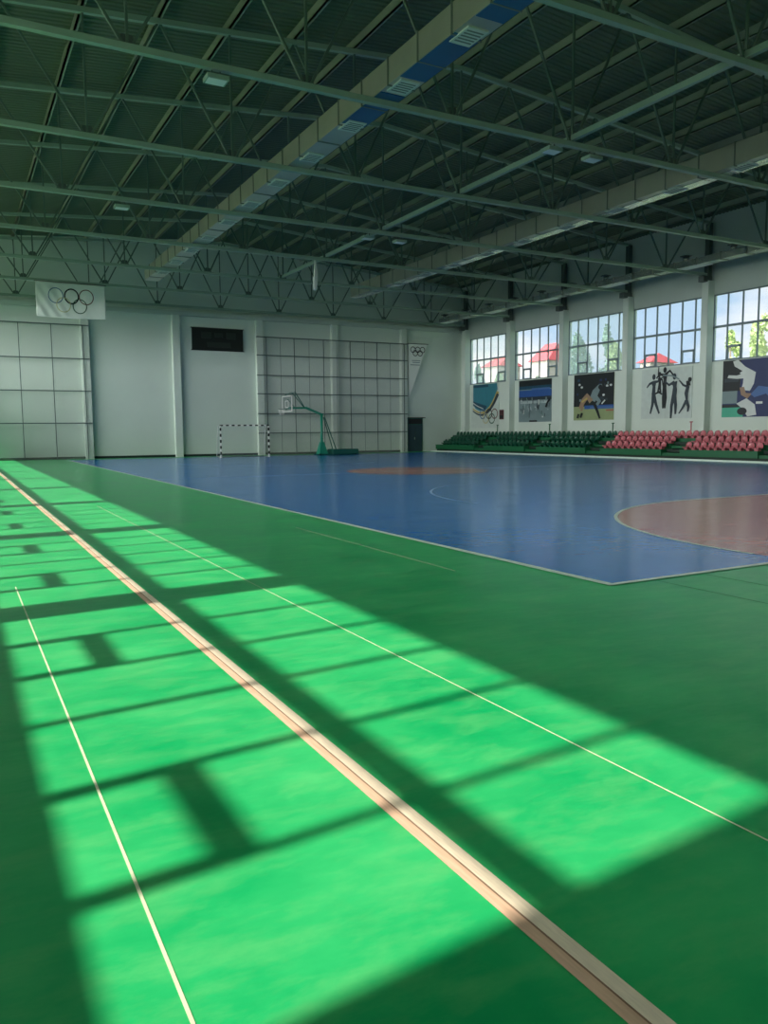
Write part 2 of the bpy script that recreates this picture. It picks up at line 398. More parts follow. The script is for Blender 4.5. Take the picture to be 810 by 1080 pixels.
# ------------------------------------------------------------------ roof trusses
NODE_B = [XC + 4.35 * j for j in range(-4, 5)]
def make_truss():
    root = empty('roof_truss', (0, 0, 0), '', 'roof truss')
    XA, XE = XL + 0.15, XR - 0.15
    b = MB(); b.box(XA, XE, -0.075, -0.015, -0.07, 0.07, STEEL); b.box(XA, XE, 0.015, 0.075, -0.07, 0.07, STEEL); b.box(XA, XE, -0.08, 0.08, -0.08, -0.065, STEEL)
    b.build('bottom_chord', root)
    for sx in (-1, 1):
        t = MB(); xa = XC; xb = XA if sx < 0 else XE
        t.bar((xa, 0, roof_z(xa) - CHORD), (xb, 0, roof_z(xb) - CHORD), 0.14, 0.16, STEEL, ref=(0, 0, 1)); t.build('top_chord', root)
        e = MB(); e.box(min(xb, xb - sx * 0.28), max(xb, xb - sx * 0.28), -0.14, 0.14, -0.3, roof_z(xb) - CHORD, STEELD); e.build('end_post', root)
        br = MB(); xe = XR - 0.85 if sx > 0 else XL + 0.3
        br.box(min(xb - sx * 0.7, xb), max(xb - sx * 0.7, xb), -0.18, 0.18, -0.42, -0.1, STEELD); br.build('bearing_bracket', root)
    for x in NODE_B:
        v = MB(); v.bar((x, 0, 0.06), (x, 0, roof_z(x) - CHORD), 0.06, 0.06, WEB); v.build('web_post', root)
        for s in (-1, 1):
            xt = x + 2.175 * s
            if xt < XA or xt > XE: continue
            g = MB(); g.bar((x + 0.1 * s, 0, 0.06), (xt, 0, roof_z(xt) - CHORD), 0.065, 0.065, WEB, ref=(0, 1, 0)); g.build('web_diagonal', root)
        gp = MB(); gp.poly([(x - 0.22, 0.0, 0.05), (x + 0.22, 0.0, 0.05), (x + 0.12, 0.0, 0.28), (x - 0.12, 0.0, 0.28)], STEELD)
        r = bmesh.ops.extrude_face_region(gp.bm, geom=gp.bm.faces[:]); bmesh.ops.translate(gp.bm, vec=(0, 0.02, 0), verts=[q for q in r['geom'] if isinstance(q, bmesh.types.BMVert)])
        gp.build('gusset_plate', root)
    return root
def copy_tree(o, parent=None):
    c = o.copy(); C.objects.link(c)
    if parent: c.parent = parent
    for ch in list(o.children): copy_tree(ch, c)
    return c
truss0 = make_truss()
for i, ty in enumerate(reversed(TRUSS_Y)):
    t = truss0 if i == 0 else copy_tree(truss0)
    t.location = (0, ty, CHORD)
    t['label'] = 'pale steel roof truss spanning the hall, ' + ('nearest the back wall' if i == 0 else ('closest to the viewer' if i == 7 else nth(i + 1) + ' from the back wall'))
    t['group'] = 'roof trusses'

# longitudinal tie along the hall centre
t = MB(); t.box(XC - 0.07, XC + 0.07, 8.0, 44.0, CHORD + 0.10, CHORD + 0.26, STEEL)
tag(t.build('tie_beam'), 'long pale steel tie bar running lengthways under the roof centre', 'beam')

# ------------------------------------------------------------------ air ducts
def air_duct(x0, x1, z0, z1, y0, y1, label, blue, step, grille_dx):
    root = empty('air_duct', ((x0 + x1) / 2, y0, z0), label, 'air duct', 'ventilation ducts')
    ox, oy, oz = root.location
    def P(mb, name): o = mb.build(name, root); o.location = (-ox, -oy, -oz); return o
    b = MB(); b.box(x0, x1, y0, y1, z0, z1, DUCT); P(b, 'duct_body')
    y = y0 + 0.4; i = 0
    while y < y1 and i < 60:
        f = MB(); e = 0.03
        f.box(x0 - e, x1 + e, y, y + 0.04, z0 - e, z0, DUCTDARK); f.box(x0 - e, x1 + e, y, y + 0.04, z1, z1 + e, DUCTDARK)
        f.box(x0 - e, x0, y, y + 0.04, z0, z1, DUCTDARK); f.box(x1, x1 + e, y, y + 0.04, z0, z1, DUCTDARK)
        P(f, 'flange')
        y += step; i += 1
    y = y0 + 1.4; i = 0
    while y < y1 - 1:
        g = MB(); c = (x0 + x1) / 2; hw = (x1 - x0) * 0.36
        g.box(c - hw, c + hw, y, y + 0.75, z0 - 0.045, z0 - 0.004, GRILLE)
        for q in range(5): g.box(c - hw * 0.8, c + hw * 0.8, y + 0.1 + q * 0.12, y + 0.15 + q * 0.12, z0 - 0.05, z0 - 0.044, DUCTDARK)
        P(g, 'air_grille')
        y += 2.9
    if blue:
        for a, bq in blue:
            q = MB(); q.box(x0 + 0.02, x1 - 0.02, a, bq, z0 - 0.02, z0 - 0.001, DUCTBLUE); o = P(q, 'blue_reflection'); o['label'] = 'blue floor reflection painted on the underside'
    return root
ZD = CHORD + 0.10
air_duct(10.12, 10.87, ZD, ZD + 0.64, 7.6, 47.0, 'grey rectangular duct with painted blue reflections below, left of the roof centre',
         [(8.0, 11.2), (11.9, 14.4), (15.2, 17.6), (18.6, 20.9)], 1.45, 0)
d2 = air_duct(23.25, 24.0, ZD, ZD + 0.72, 7.6, 47.0, 'grey rectangular duct with bright underside, right of the roof centre', None, 1.45, 0)
q = MB(); q.box(23.55, 24.02, 7.7, 46.9, ZD - 0.03, ZD - 0.002, FOIL); o = q.build('added_foil_strip', d2); o.location = -Vector(d2.location); o['label'] = 'added foil strip for the bright underside reflection'  # strip added to give the underside its bright window reflection
dr = empty('air_duct', (35.5, 8.0, ZD), 'narrow bright foil duct along the top of the window wall', 'air duct', 'ventilation ducts')
b = MB(); b.box(-0.3, 0.3, 0, 47.0, 0, 0.34, FOIL); b.build('duct_body', dr)
for i in range(31):
    f = MB(); y = 0.6 + i * 1.5
    f.box(-0.34, 0.34, y, y + 0.06, -0.03, 0.37, DUCTDARK); f.build('flange', dr)
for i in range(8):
    f = MB(); y = 3.2 + i * 5.97; f.box(-0.34, 0.34, y, y + 2.3, -0.04, -0.005, WHITE); f.build('painted_glint', dr)  # white paint stands in for bright reflections on the foil underside
for i in range(16):
    f = MB(); y = 1.6 + i * 3.0
    f.tube([(0, y, 0.34), (0, y, 0.62)], 0.16, FOIL, 12); f.box(-0.22, 0.22, y - 0.22, y + 0.22, 0.6, 0.66, STEELD); f.build('outlet_collar', dr)

# ------------------------------------------------------------------ ceiling lamps
def lamp(x, y, label):
    root = empty('hanging_lamp', (x, y, CHORD - 0.10), label, 'ceiling lamp', 'floodlights under the trusses')
    a = MB(); a.bar((-0.1, 0, 0), (-0.1, 0, -0.14), 0.03, 0.03, STEELD); a.bar((0.1, 0, 0), (0.1, 0, -0.14), 0.03, 0.03, STEELD); a.build('bracket', root)
    h = MB(); h.box(-0.26, 0.26, -0.2, 0.2, -0.24, -0.14, STEEL); h.build('housing', root)
    g = MB(); g.box(-0.22, 0.22, -0.16, 0.16, -0.25, -0.24, WHITE); g.build('diffuser', root)
TY = {'third': TRUSS_Y[1], 'fifth': TRUSS_Y[3]}
lamp(5.92, TRUSS_Y[1], 'small unlit floodlight at the left under the second truss from the viewer')
lamp(5.92, TRUSS_Y[3], 'small unlit floodlight at the left under the fourth truss from the viewer')
lamp(16.15, TRUSS_Y[1], 'unlit floodlight left of the centre tie, second truss from the viewer')
lamp(17.75, TRUSS_Y[1], 'unlit floodlight right of the centre tie, second truss from the viewer')
lamp(16.15, TRUSS_Y[3], 'unlit floodlight left of the centre tie, fourth truss from the viewer')
lamp(17.75, TRUSS_Y[3], 'unlit floodlight right of the centre tie, fourth truss from the viewer')

# ------------------------------------------------------------------ grandstand
TX = [35.2, 35.95, 36.7, XR]; TZ = [0.56, 0.87, 1.17]
AIS = [24.9 + 6.13 * k for k in range(0, 6)]           # aisle centres
st = empty('grandstand', (36.5, 18.0, 0), 'green painted three-tier grandstand along the window wall', 'grandstand')
def SP(mb, name): o = mb.build(name, st); o.location = (-36.5, -18.0, 0); return o
YE = 55.5
b = MB(); b.box(TX[2], XR - 0.005, 18.0, YE, 0.0, TZ[2], STAND); SP(b, 'top_tier')
edges = [18.0] + [v for a in AIS[:-1] for v in (a - 0.65, a + 0.65)] + [YE]
for i in range(0, len(edges), 2):
    y0, y1 = edges[i], edges[i + 1]
    if y1 - y0 < 0.3: continue
    b = MB(); b.box(TX[1], TX[2], y0, y1, 0.2, TZ[1], STAND); SP(b, 'middle_tier'); b = MB(); b.box(TX[0], TX[1], y0, y1, 0.2, TZ[0], STAND)
    b.box(TX[0] - 0.03, TX[0], y0, y1, TZ[0] - 0.05, TZ[0], STAND); SP(b, 'front_tier')
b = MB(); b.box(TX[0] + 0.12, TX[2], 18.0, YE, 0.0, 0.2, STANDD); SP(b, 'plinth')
for a in AIS[:-1]:
    b = MB()
    for j in range(4):
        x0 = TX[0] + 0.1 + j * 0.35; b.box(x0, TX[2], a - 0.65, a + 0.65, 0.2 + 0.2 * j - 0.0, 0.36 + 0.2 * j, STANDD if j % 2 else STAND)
    SP(b, 'aisle_steps')
for a, mcol in zip(AIS[1:-1], (SEATR, STAND, STAND, STAND)):
    b = MB(); yb = a + 0.35
    b.tube([(37.25, yb, TZ[2]), (37.25, yb, TZ[2] + 0.95)], 0.035, mcol, 8); b.tube([(37.25, yb - 0.1, TZ[2] + 0.93), (37.25, yb + 0.1, TZ[2] + 0.93)], 0.03, mcol, 8); SP(b, 'rail_post')

def seat_mesh(m):
    """bucket seat facing -X, origin at the middle of its foot"""
    b = MB(); k = b.mi(m); prof = [(-0.20, 0.10, 0.19), (-0.19, 0.145, 0.20), (-0.05, 0.12, 0.205), (0.10, 0.125, 0.21), (0.165, 0.17, 0.21), (0.195, 0.30, 0.20), (0.21, 0.40, 0.165), (0.215, 0.445, 0.10)]
    n = 8; rows = []
    for (x, z, w) in prof:
        row = []
        for j in range(n + 1):
            u = -1 + 2 * j / n
            lift = 0.035 * abs(u) ** 2.5; fwd = -0.05 * abs(u) ** 2.5 if z > 0.16 else 0
            row.append(b.bm.verts.new((x + fwd, u * w, z + (lift if z < 0.16 else -0.02 * u * u))))
        rows.append(row)
    for i in range(len(rows) - 1):
        for j in range(n):
            f = b.bm.faces.new((rows[i][j], rows[i][j + 1], rows[i + 1][j + 1], rows[i + 1][j])); f.smooth = True; f.material_index = k
    g = bmesh.ops.extrude_face_region(b.bm, geom=b.bm.faces[:])
    vs = [q for q in g['geom'] if isinstance(q, bmesh.types.BMVert)]
    for v in vs: v.co += Vector((0.012, 0, -0.018))
    b.box(-0.12, 0.12, -0.10, 0.10, 0.0, 0.115, m)
    return b
seat_red = seat_mesh(SEATR).build('stadium_seat'); seat_grn = seat_mesh(SEATG).build('stadium_seat')
first = {'red': seat_red, 'green': seat_grn}; used = set()
def put_seat(color, x, y, z, label, group):
    if color in used: o = first[color].copy(); C.objects.link(o)
    else: o = first[color]; used.add(color)
    o.location = (x, y, z); tag(o, label, 'seat', group)
BLOCKS = [('red', 'red block nearest the right edge'), ('red', 'red block next to the green seats'),
          ('green', 'green block next to the red seats'), ('green', 'middle green block'), ('green', 'green block by the back wall')]
for r, rn in ((0, 'front'), (1, 'second')):
    for bi, (col, bn) in enumerate(BLOCKS):
        y0 = AIS[bi] + 0.65; y1 = AIS[bi + 1] - 0.65 if bi < 4 else 54.9
        n = 10; p = (y1 - y0) / n
        for j in range(n):
            y = y1 - p * (j + 0.5)
            put_seat(col, TX[r] + 0.32, y, TZ[r], '%s seat, %s row, %s from left, %s' % (col, rn, nth(j + 1), bn),
                     '%s seats of the %s row' % (col, rn))
y = 55.1; cnt = {'red': 0, 'green': 0}
while y > 25.3:
    col = 'red' if y < 36.8 else 'green'; cnt[col] += 1
    put_seat(col, TX[2] + 0.32, y, TZ[2], '%s plastic seat in the top row, %s %s seat from the left' % (col, nth(cnt[col]), col), '%s seats of the top row' % col)
    y -= 0.483

kb = MB(); kb.box(BX1 - 0.06, BX1 + 0.06, 14.0, 55.4, 0, 0.09, LINE)
struct(kb.build('trim_40'), 'low white kerb between the court and the grandstand')

# ------------------------------------------------------------------ posters under the right windows
PXW = XR - 0.004
def poster(name, label, cat, y1, y0, z0, z1, base, shapes, thick=0.03):
    """y1 = left (far) edge; shapes in u (0 left..1 right), v (0 bottom..1 top)"""
    b = MB(); b.box(PXW - thick, PXW, y0, y1, z0, z1, base)
    for i, (m, pts) in enumerate(shapes):
        xx = PXW - thick - 0.002 - 0.0012 * i
        b.poly([(xx, y1 + (y0 - y1) * u, z0 + (z1 - z0) * v) for u, v in pts], m)
    bm_ = b.build(name); return tag(bm_, label, cat)
def pm(n, r, g, b_): return mat(n, srgb(r, g, b_), 0.5, var=0.12, vscale=2.5)
def R(a, b_, c, d_): return [(a, b_), (c, b_), (c, d_), (a, d_)]
def limb(pts, w):
    out = []; P = [Vector((p[0], p[1], 0)) for p in pts]; Lh = []; Rh = []
    for i, p in enumerate(P):
        t = ((P[i + 1] if i + 1 < len(P) else p) - (P[i - 1] if i else p)).normalized(); s = Vector((-t.y, t.x, 0))
        ww = w[i] if isinstance(w, (list, tuple)) else w
        Lh.append(p + s * ww / 2); Rh.append(p - s * ww / 2)
    return [(v.x, v.y) for v in Lh + Rh[::-1]]
def disc(u, v, r, a=1.0, n=14): return [(u + r * math.cos(2 * PI * i / n), v + r * a * math.sin(2 * PI * i / n)) for i in range(n)]
navy, dteal, mteal = pm('navy_print', 34, 48, 92), pm('dark_teal_print', 18, 70, 92), pm('teal_print', 50, 124, 140)
ink, gray, pale, whitep = pm('ink_print', 44, 56, 64), pm('grey_print', 118, 138, 140), pm('pale_print', 168, 184, 184), pm('white_print', 205, 212, 208)
blk, lime, blu, redp, grn = pm('black_print', 20, 28, 32), pm('yellow_green_print', 142, 158, 112), pm('blue_print', 40, 84, 150), pm('red_print', 170, 90, 84), pm('green_print', 70, 170, 140)
skin, ltb, ylw = pm('tan_print', 150, 124, 100), pm('light_blue_print', 70, 104, 158), pm('ochre_print', 184, 164, 90)
SURF = pm('white_banner', 196, 208, 200)
# 1 swoosh banner with five rings
sw = [(0.06, 1.0), (0.06, 0.55)] + [(0.06 + 0.70 * t, 0.50 - 0.28 * math.sin(t * PI * 0.62) + 0.62 * t ** 2.2) for t in [i / 10 for i in range(1, 11)]] + [(0.74, 1.0)]
tl = lambda off, w: limb([(0.05 + 0.72 * t, 0.42 + off - 0.26 * math.sin(t * PI * 0.62) + 0.60 * t ** 2.2) for t in [i / 12 for i in range(13)]], [w * (0.5 + 0.9 * i / 12) for i in range(13)])
shapes = [(mteal, sw), (dteal, [(0.06, 0.62), (0.06, 0.52), (0.40, 0.36), (0.46, 0.50)]), (dteal, R(0.06, 0.93, 0.5, 0.99)), (ylw, tl(0.03, 0.05)), (ink, tl(-0.02, 0.05)), (whitep, limb([(0.06, 0.58), (0.2, 0.5), (0.36, 0.44)], 0.02))]
def ring_shape(u, v, r, a, m):
    out = []
    for i in range(20):
        t0, t1 = 2 * PI * i / 20, 2 * PI * (i + 1) / 20
        out.append((m, [(u + q * math.cos(t), v + q * a * math.sin(t)) for q, t in ((r * .82, t0), (r, t0), (r, t1), (r * .82, t1))]))
    return out
b_first = shapes
pst = poster('sports_banner', 'white banner with teal swoosh and small rings under the farthest window', 'banner', 54.35, 50.55, 1.9, 5.42, SURF, [(m, [(u * 1.25, v) for u, v in p]) for m, p in shapes])
def rings_part(parent, cx_list, plane, r, w, thick=0.006):
    for (a, b_, m) in cx_list:
        q = MB(); k = q.mi(m); n = 36; vs = []
        for i in range(n):
            t = 2 * PI * i / n
            vs.append([q.bm.verts.new(plane(a + rr * math.cos(t), b_ + rr * math.sin(t))) for rr in (r - w, r)])
        for i in range(n):
            A, B = vs[i], vs[(i + 1) % n]
            q.bm.faces.new((A[0], A[1], B[1], B[0])).material_index = k
        o = q.build('ring', parent)
RB, RK, RR_, RY, RG = (mat(n, srgb(*c), 0.6) for n, c in (('ring_blue', (92, 124, 150)), ('ring_black', (28, 34, 36)), ('ring_red', (118, 84, 80)), ('ring_yellow', (190, 186, 140)), ('ring_green', (50, 92, 70))))
rings_part(pst, [(52.7, 3.02, RB), (51.85, 3.02, RK), (51.1, 3.02, RR_), (52.28, 2.66, RY), (51.47, 2.64, RG)], lambda u, v: (PXW - 0.05, u, v), 0.42, 0.09)
poster('wall_plaque', 'small dark red plaque beside the ringed banner on the window wall', 'plaque', 50.45, 49.95, 2.55, 3.3, pm('plaque_red', 96, 52, 56), [(blk, R(.1, .1, .9, .45)), (pm('plaque_dark_red', 70, 40, 46), R(.1, .55, .9, .9))], 0.06)
# 2 crowd poster
sh = [(blk, R(0, .86, 1, 1)), (dteal, R(0, .78, 1, .86)), (blu, R(0, .60, 1, .76)), (ltb, R(.4, .76, .95, .80)), (ink, R(0, .52, 1, .60)), (pale, R(0.05, .44, .95, .50)), (blk, R(.34, 0.0, .58, .04))]
rr = random.Random(3)
for i in range(60):
    u, v = rr.random() * .94 + .02, .08 + rr.random() * .46; h = .03 + rr.random() * .09
    sh.append((rr.choice([gray, pale, ink, whitep, gray, pale]), R(u, v, u + .012 + rr.random() * .02, min(v + h, .58))))
sh.append((blk, limb([(.86, .34), (.9, .44), (.97, .52)], .05))); sh.append((blk, limb([(.36, .1), (.365, .44)], .012)))
poster('sports_poster', 'blue and grey poster of a packed sports crowd under the second farthest window', 'poster', 48.05, 44.32, 2.30, 5.40, gray, sh)
# 3 wrestlers
sh = [(blk, R(0, .30, 1, 1)), (blu, R(.28, .24, 1, .32)), (ltb, R(.42, .25, .98, .29)), (redp, R(.82, .19, 1, .22))]
for i in range(14):
    u, v = rr.random() * .9 + .03, .40 + rr.random() * .45; sh.append((rr.choice([ink, dteal, gray, ink, navy]), R(u, v, u + .03 + rr.random() * .04, v + .05)))
for u, v in ((.15, .78), (.21, .72), (.84, .72), (.93, .73), (.76, .53)): sh.append((whitep, disc(u, v, .03, .8)))
sh += [(gray, limb([(.48, .42), (.56, .60), (.66, .72), (.72, .74)], [.16, .16, .09, .06])), (skin, limb([(.46, .40), (.34, .54), (.24, .44), (.16, .26)], [.12, .10, .07, .05])), (skin, limb([(.36, .50), (.25, .36), (.21, .20)], [.07, .06, .05])),
       (ylw, limb([(.22, .40), (.36, .48)], .04)), (gray, limb([(.58, .48), (.66, .40), (.60, .32)], [.10, .09, .07])), (blk, limb([(.54, .34), (.62, .18), (.68, .03)], [.07, .06, .04])), (blk, limb([(.14, .14), (.11, .05)], .05)), (blk, limb([(.23, .16), (.19, .06)], .05)), (blk, disc(.68, .70, .05, 1.1)), (whitep, limb([(.72, .34), (.80, .42)], .03))]
poster('sports_poster', 'dark poster of a bending wrestler on yellow mat under the third farthest window', 'poster', 41.98, 38.2, 2.34, 5.44, lime, sh)
# 4 dancers in ink on grey
sh = []
def dancer(u, v, s, la, ra, ll, rl, tone):
    T = lambda p: [(u + a * s, v + b_ * s) for a, b_ in p]
    sh.append((tone, limb(T([(0, .0), (0.01, .16), (0, .26)]), [.11 * s, .085 * s, .15 * s])))
    sh.append((tone, disc(u, v + .36 * s, .04 * s * 1.2, 1.3)))
    for p in (la, ra): sh.append((tone, limb(T([(0, .25)] + p), [.065 * s, .05 * s, .03 * s][:len(p) + 1])))
    for p in (ll, rl): sh.append((tone, limb(T([(0, .02)] + p), [.10 * s, .075 * s, .045 * s][:len(p) + 1])))
dancer(.26, .50, .95, [(-.12, .22), (-.20, .14)], [(.12, .26), (.25, .34)], [(-.02, -.22), (-.08, -.42)], [(.08, -.22), (.18, -.42)], ink)
dancer(.42, .62, .75, [(-.05, .36), (-.04, .55)], [(.10, .2), (.12, .05)], [(-.05, -.1), (.1, -.18)], [(.05, -.1), (-.15, -.16)], blk)
dancer(.56, .62, .95, [(-.14, .28), (-.24, .20)], [(.14, .34), (.26, .22)], [(-.03, -.22), (-.03, -.44)], [(.04, -.22), (.02, -.44)], blk)
dancer(.82, .46, 1.0, [(-.14, .20), (-.26, .28)], [(.05, .1), (.04, -.05)], [(-.06, -.22), (-.07, -.46)], [(.05, -.20), (.05, -.38)], ink)
sh2 = sh
poster('sports_mural', 'pale grey mural of dark dancing figures above the first red seat block', 'mural', 35.85, 32.0, 2.34, 5.36, pm('mural_grey', 192, 204, 198),
       [(m, [(.06 + u * .74, v) for u, v in p]) for m, p in sh] +
       [(ink, limb([(.92, .30), (.90, .48), (.93, .62)], [.03, .07, .06])), (ink, limb([(.93, .60), (.84, .64), (.76, .74)], [.05, .04, .02])), (blk, limb([(.92, .72), (.94, .62)], [.06, .08])), (blk, disc(.96, .74, .035, 1.3)), (ink, limb([(.91, .34), (.84, .2), (.77, .09)], [.06, .04, .02])), (ink, limb([(.91, .34), (.95, .22), (.94, .12)], [.06, .05, .03])), (gray, limb([(.44, .86), (.62, .84), (.76, .76)], [.02, .03, .02]))])
# 5 judo
sh = [(grn, R(0, 0, .24, .17)), (blk, R(0, .17, .20, .22)), (gray, R(0, .24, .17, .46)), (blk, R(0, .46, .2, 1)), (ink, R(.02, .62, .18, .68)),
      (whitep, limb([(.14, .99), (.20, .84), (.30, .74), (.29, .58), (.26, .46)], [.06, .12, .14, .12, .10])), (whitep, limb([(.28, .72), (.16, .70), (.06, .72)], [.10, .06, .05])),
      (blk, limb([(.10, .88), (.20, .78)], .06)), (skin, limb([(.22, .52), (.24, .40), (.31, .36)], [.05, .06, .10])), (whitep, limb([(.22, .28), (.30, .18), (.34, .02)], [.14, .15, .10])),
      (blk, disc(.23, .10, .055, 1.2)), (ltb, limb([(.36, .46), (.46, .40), (.56, .26)], [.16, .24, .20])), (navy, limb([(.42, .36), (.50, .18), (.50, .02)], [.14, .18, .16])), (whitep, R(.38, .22, .45, .26)), (ltb, limb([(.62, .42), (.7, .2)], [.14, .16])), (ylw, R(.56, 0, .62, .14))]
poster('sports_poster', 'blue poster of two fighters in white above the nearest red seats', 'poster', 29.92, 25.3, 2.33, 5.44, navy, [(m, [(u * 1.22, v) for u, v in p]) for m, p in sh])

# ------------------------------------------------------------------ things on and in front of the back wall
# scoreboard
sb = empty('scoreboard', (17.0, YB, 7.5), 'black unlit scoreboard high on the back wall', 'scoreboard')
def ON(mb, name, root): o = mb.build(name, root); o.location = -Vector(root.location); return o
b = MB(); b.box(15.12, 18.84, YB - 0.14, YB - 0.003, 7.55, 9.05, SCORE); ON(b, 'case', sb)
for x0, x1, z0, z1 in ((15.8, 16.5, 8.35, 8.8), (17.6, 18.3, 8.35, 8.8), (16.75, 17.35, 8.45, 8.75), (16.2, 17.9, 7.75, 8.1)):
    b = MB(); b.box(x0, x1, YB - 0.16, YB - 0.14, z0, z1, SCORE2); ON(b, 'display', sb)
b = MB(); b.box(15.06, 18.9, YB - 0.17, YB - 0.003, 9.05, 9.1, BLACK); b.box(15.06, 18.9, YB - 0.17, YB - 0.003, 7.5, 7.55, BLACK); ON(b, 'frame', sb)
# pennant
pn = empty('pennant', (33.5, YB, 8.7), 'white triangular pennant with rings hung above the dark door', 'pennant')
b = MB(); n = 12
yy = YB - 0.36
f = b.poly([(32.62, yy, 8.70), (34.42, yy, 8.70), (32.70, yy, 4.45)], CLOTH)
r = bmesh.ops.extrude_face_region(b.bm, geom=[f]); bmesh.ops.translate(b.bm, vec=(0, 0.02, 0), verts=[q for q in r['geom'] if isinstance(q, bmesh.types.BMVert)])
ON(b, 'cloth', pn)
b = MB(); b.tube([(32.55, yy + 0.01, 8.72), (34.5, yy + 0.01, 8.72)], 0.03, STEELD); b.bar((32.9, yy, 8.72), (32.9, YB - 0.01, 8.72), 0.03, 0.03, STEELD); b.bar((34.2, yy, 8.72), (34.2, YB - 0.01, 8.72), 0.03, 0.03, STEELD); ON(b, 'rod', pn)
rg = [(33.05, 8.25, RK), (33.5, 8.25, RK), (33.95, 8.25, RK), (33.27, 7.98, RK), (33.72, 7.98, RK)]
for (a, z, m) in rg:
    q = MB(); k = q.mi(m); vs = []
    for i in range(24):
        t = 2 * PI * i / 24; vs.append([q.bm.verts.new((a + rr_ * math.cos(t), yy - 0.004, z + rr_ * math.sin(t))) for rr_ in (0.19, 0.25)])
    for i in range(24): A, B = vs[i], vs[(i + 1) % 24]; q.bm.faces.new((A[0], A[1], B[1], B[0])).material_index = k
    ON(q, 'ring', pn)
b = MB()
for z, x0, x1 in ((7.35, 32.95, 33.75), (7.2, 33.0, 33.7), (7.0, 32.8, 33.7)): b.box(x0, x1, yy - 0.006, yy - 0.003, z, z + 0.06, gray)
ON(b, 'printed_lines', pn)

# ball nets on the wall
def ball_net(x0, x1, z1, y, vx, hz, label, fine):
    root = empty('ball_net', (x0, y, 0), label, 'net', 'ball stop nets')
    for x in vx:
        b = MB(); b.bar((x, y, 0.0), (x + random.uniform(-.06, .06), y, z1), 0.045, 0.045, ROPE); ON(b, 'vertical_rope', root)
    for z in hz:
        b = MB(); b.bar((x0, y, z), (x1, y, z + 0.03), 0.07, 0.07, ROPE); ON(b, 'horizontal_rope', root)
    b = MB(); b.box(x0, x1, y - 0.004, y + 0.004, 0.02, z1, NET); ON(b, 'net_mesh', root)
    for x in fine:
        b = MB(); b.bar((x, y, 0.0), (x, y, z1), 0.02, 0.02, ROPE); ON(b, 'mesh_seam', root)
ball_net(-4.0, 8.2, 8.75, YB - 0.42, [-4, -2.0, 0, 1.95, 3.95, 5.9, 7.85], [2.35, 4.45, 6.55, 8.72], 'pale wall net with large squares at the left of the back wall', [])
ball_net(19.75, 32.5, 8.65, YB - 0.42, [20.5, 22.75, 25.1, 27.4, 29.75, 32.2], [1.62, 3.05, 4.5, 5.85, 7.3, 8.62], 'dark roped wall net behind the basketball hoop', [21.6, 23.9, 26.2, 28.6, 30.9])

# handball goal
GX0, GX1, GY = 15.7, 19.1, 51.6
goal = empty('handball_goal', ((GX0 + GX1) / 2, GY, 0), 'white and black striped handball goal before the back wall', 'goal')
GW = 0.09
def striped(a, b_, n, name, start=0):
    a, b_ = Vector(a), Vector(b_); q = MB()
    for i in range(n):
        q.bar(a.lerp(b_, i / n), a.lerp(b_, (i + 1) / n), GW, GW, BLACK if (i + start) % 2 == 0 else WHITE, ref=(0, 1, 0))
    ON(q, name, goal)
striped((GX0, GY, 0), (GX0, GY, 2.2), 11, 'post', 1); striped((GX1, GY, 0), (GX1, GY, 2.2), 11, 'post', 1)
striped((GX0 - GW / 2, GY, 2.16), (GX1 + GW / 2, GY, 2.16), 17, 'crossbar', 0)
for x in (GX0, GX1):
    b = MB(); b.tube([(x, GY + .04, 2.16), (x, GY + 0.5, 2.14), (x, GY + 0.72, 1.6), (x, GY + 1.0, 0.03), (x, GY, 0.03)], 0.022, WHITE); ON(b, 'side_frame', goal)
b = MB(); b.tube([(GX0, GY + 1.0, 0.03), (GX1, GY + 1.0, 0.03)], 0.022, STEELD); ON(b, 'ground_bar', goal)
b = MB(); prof = [(0.5, 2.14), (0.72, 1.6), (1.0, 0.03)]
for i in range(2):
    b.poly([(GX0, GY + prof[i][0], prof[i][1]), (GX1, GY + prof[i][0], prof[i][1]), (GX1, GY + prof[i + 1][0], prof[i + 1][1]), (GX0, GY + prof[i + 1][0], prof[i + 1][1])], NET)
ON(b, 'goal_net', goal)

# basketball hoop on a wheeled base, facing left
HY = 52.6
hp = empty('basketball_hoop', (23.6, HY, 0), 'teal portable basketball hoop in front of the wall net', 'basketball hoop')
b = MB(); b.tube([(23.55, HY, 0.1), (23.55, HY, 2.95)], 0.10, TEAL, 10); ON(b, 'pole', hp)
b = MB(); b.poly([(23.2, HY - .36, 0.06), (23.2, HY + .36, 0.06), (23.92, HY + .36, 0.06), (23.92, HY - .36, 0.06)], TEAL)
apex = [(23.42, HY - .12, 0.95), (23.42, HY + .12, 0.95), (23.68, HY + .12, 0.95), (23.68, HY - .12, 0.95)]
base_ = [(23.22, HY - .34, 0.06), (23.22, HY + .34, 0.06), (23.9, HY + .34, 0.06), (23.9, HY - .34, 0.06)]
for i in range(4): b.poly([base_[i], base_[(i + 1) % 4], apex[(i + 1) % 4], apex[i]], TEAL)
b.poly(apex, TEAL); ON(b, 'pedestal', hp)
b = MB(); b.box(24.2, 26.3, HY - .5, HY + .5, 0.08, 0.42, TEALD); bmesh.ops.bevel(b.bm, geom=b.bm.edges[:], offset=0.06, segments=2); ON(b, 'counterweight_base', hp)
b = MB(); b.box(23.0, 26.4, HY - .35, HY - .27, 0.02, 0.10, TEALD); b.box(23.0, 26.4, HY + .27, HY + .35, 0.02, 0.10, TEALD); ON(b, 'chassis', hp)
for x in (23.2, 26.1):
    for yy_ in (-.4, .4):
        b = MB(); b.tube([(x, HY + yy_ - .03, 0.06), (x, HY + yy_ + .03, 0.06)], 0.06, BLACK, 10); ON(b, 'wheel', hp)
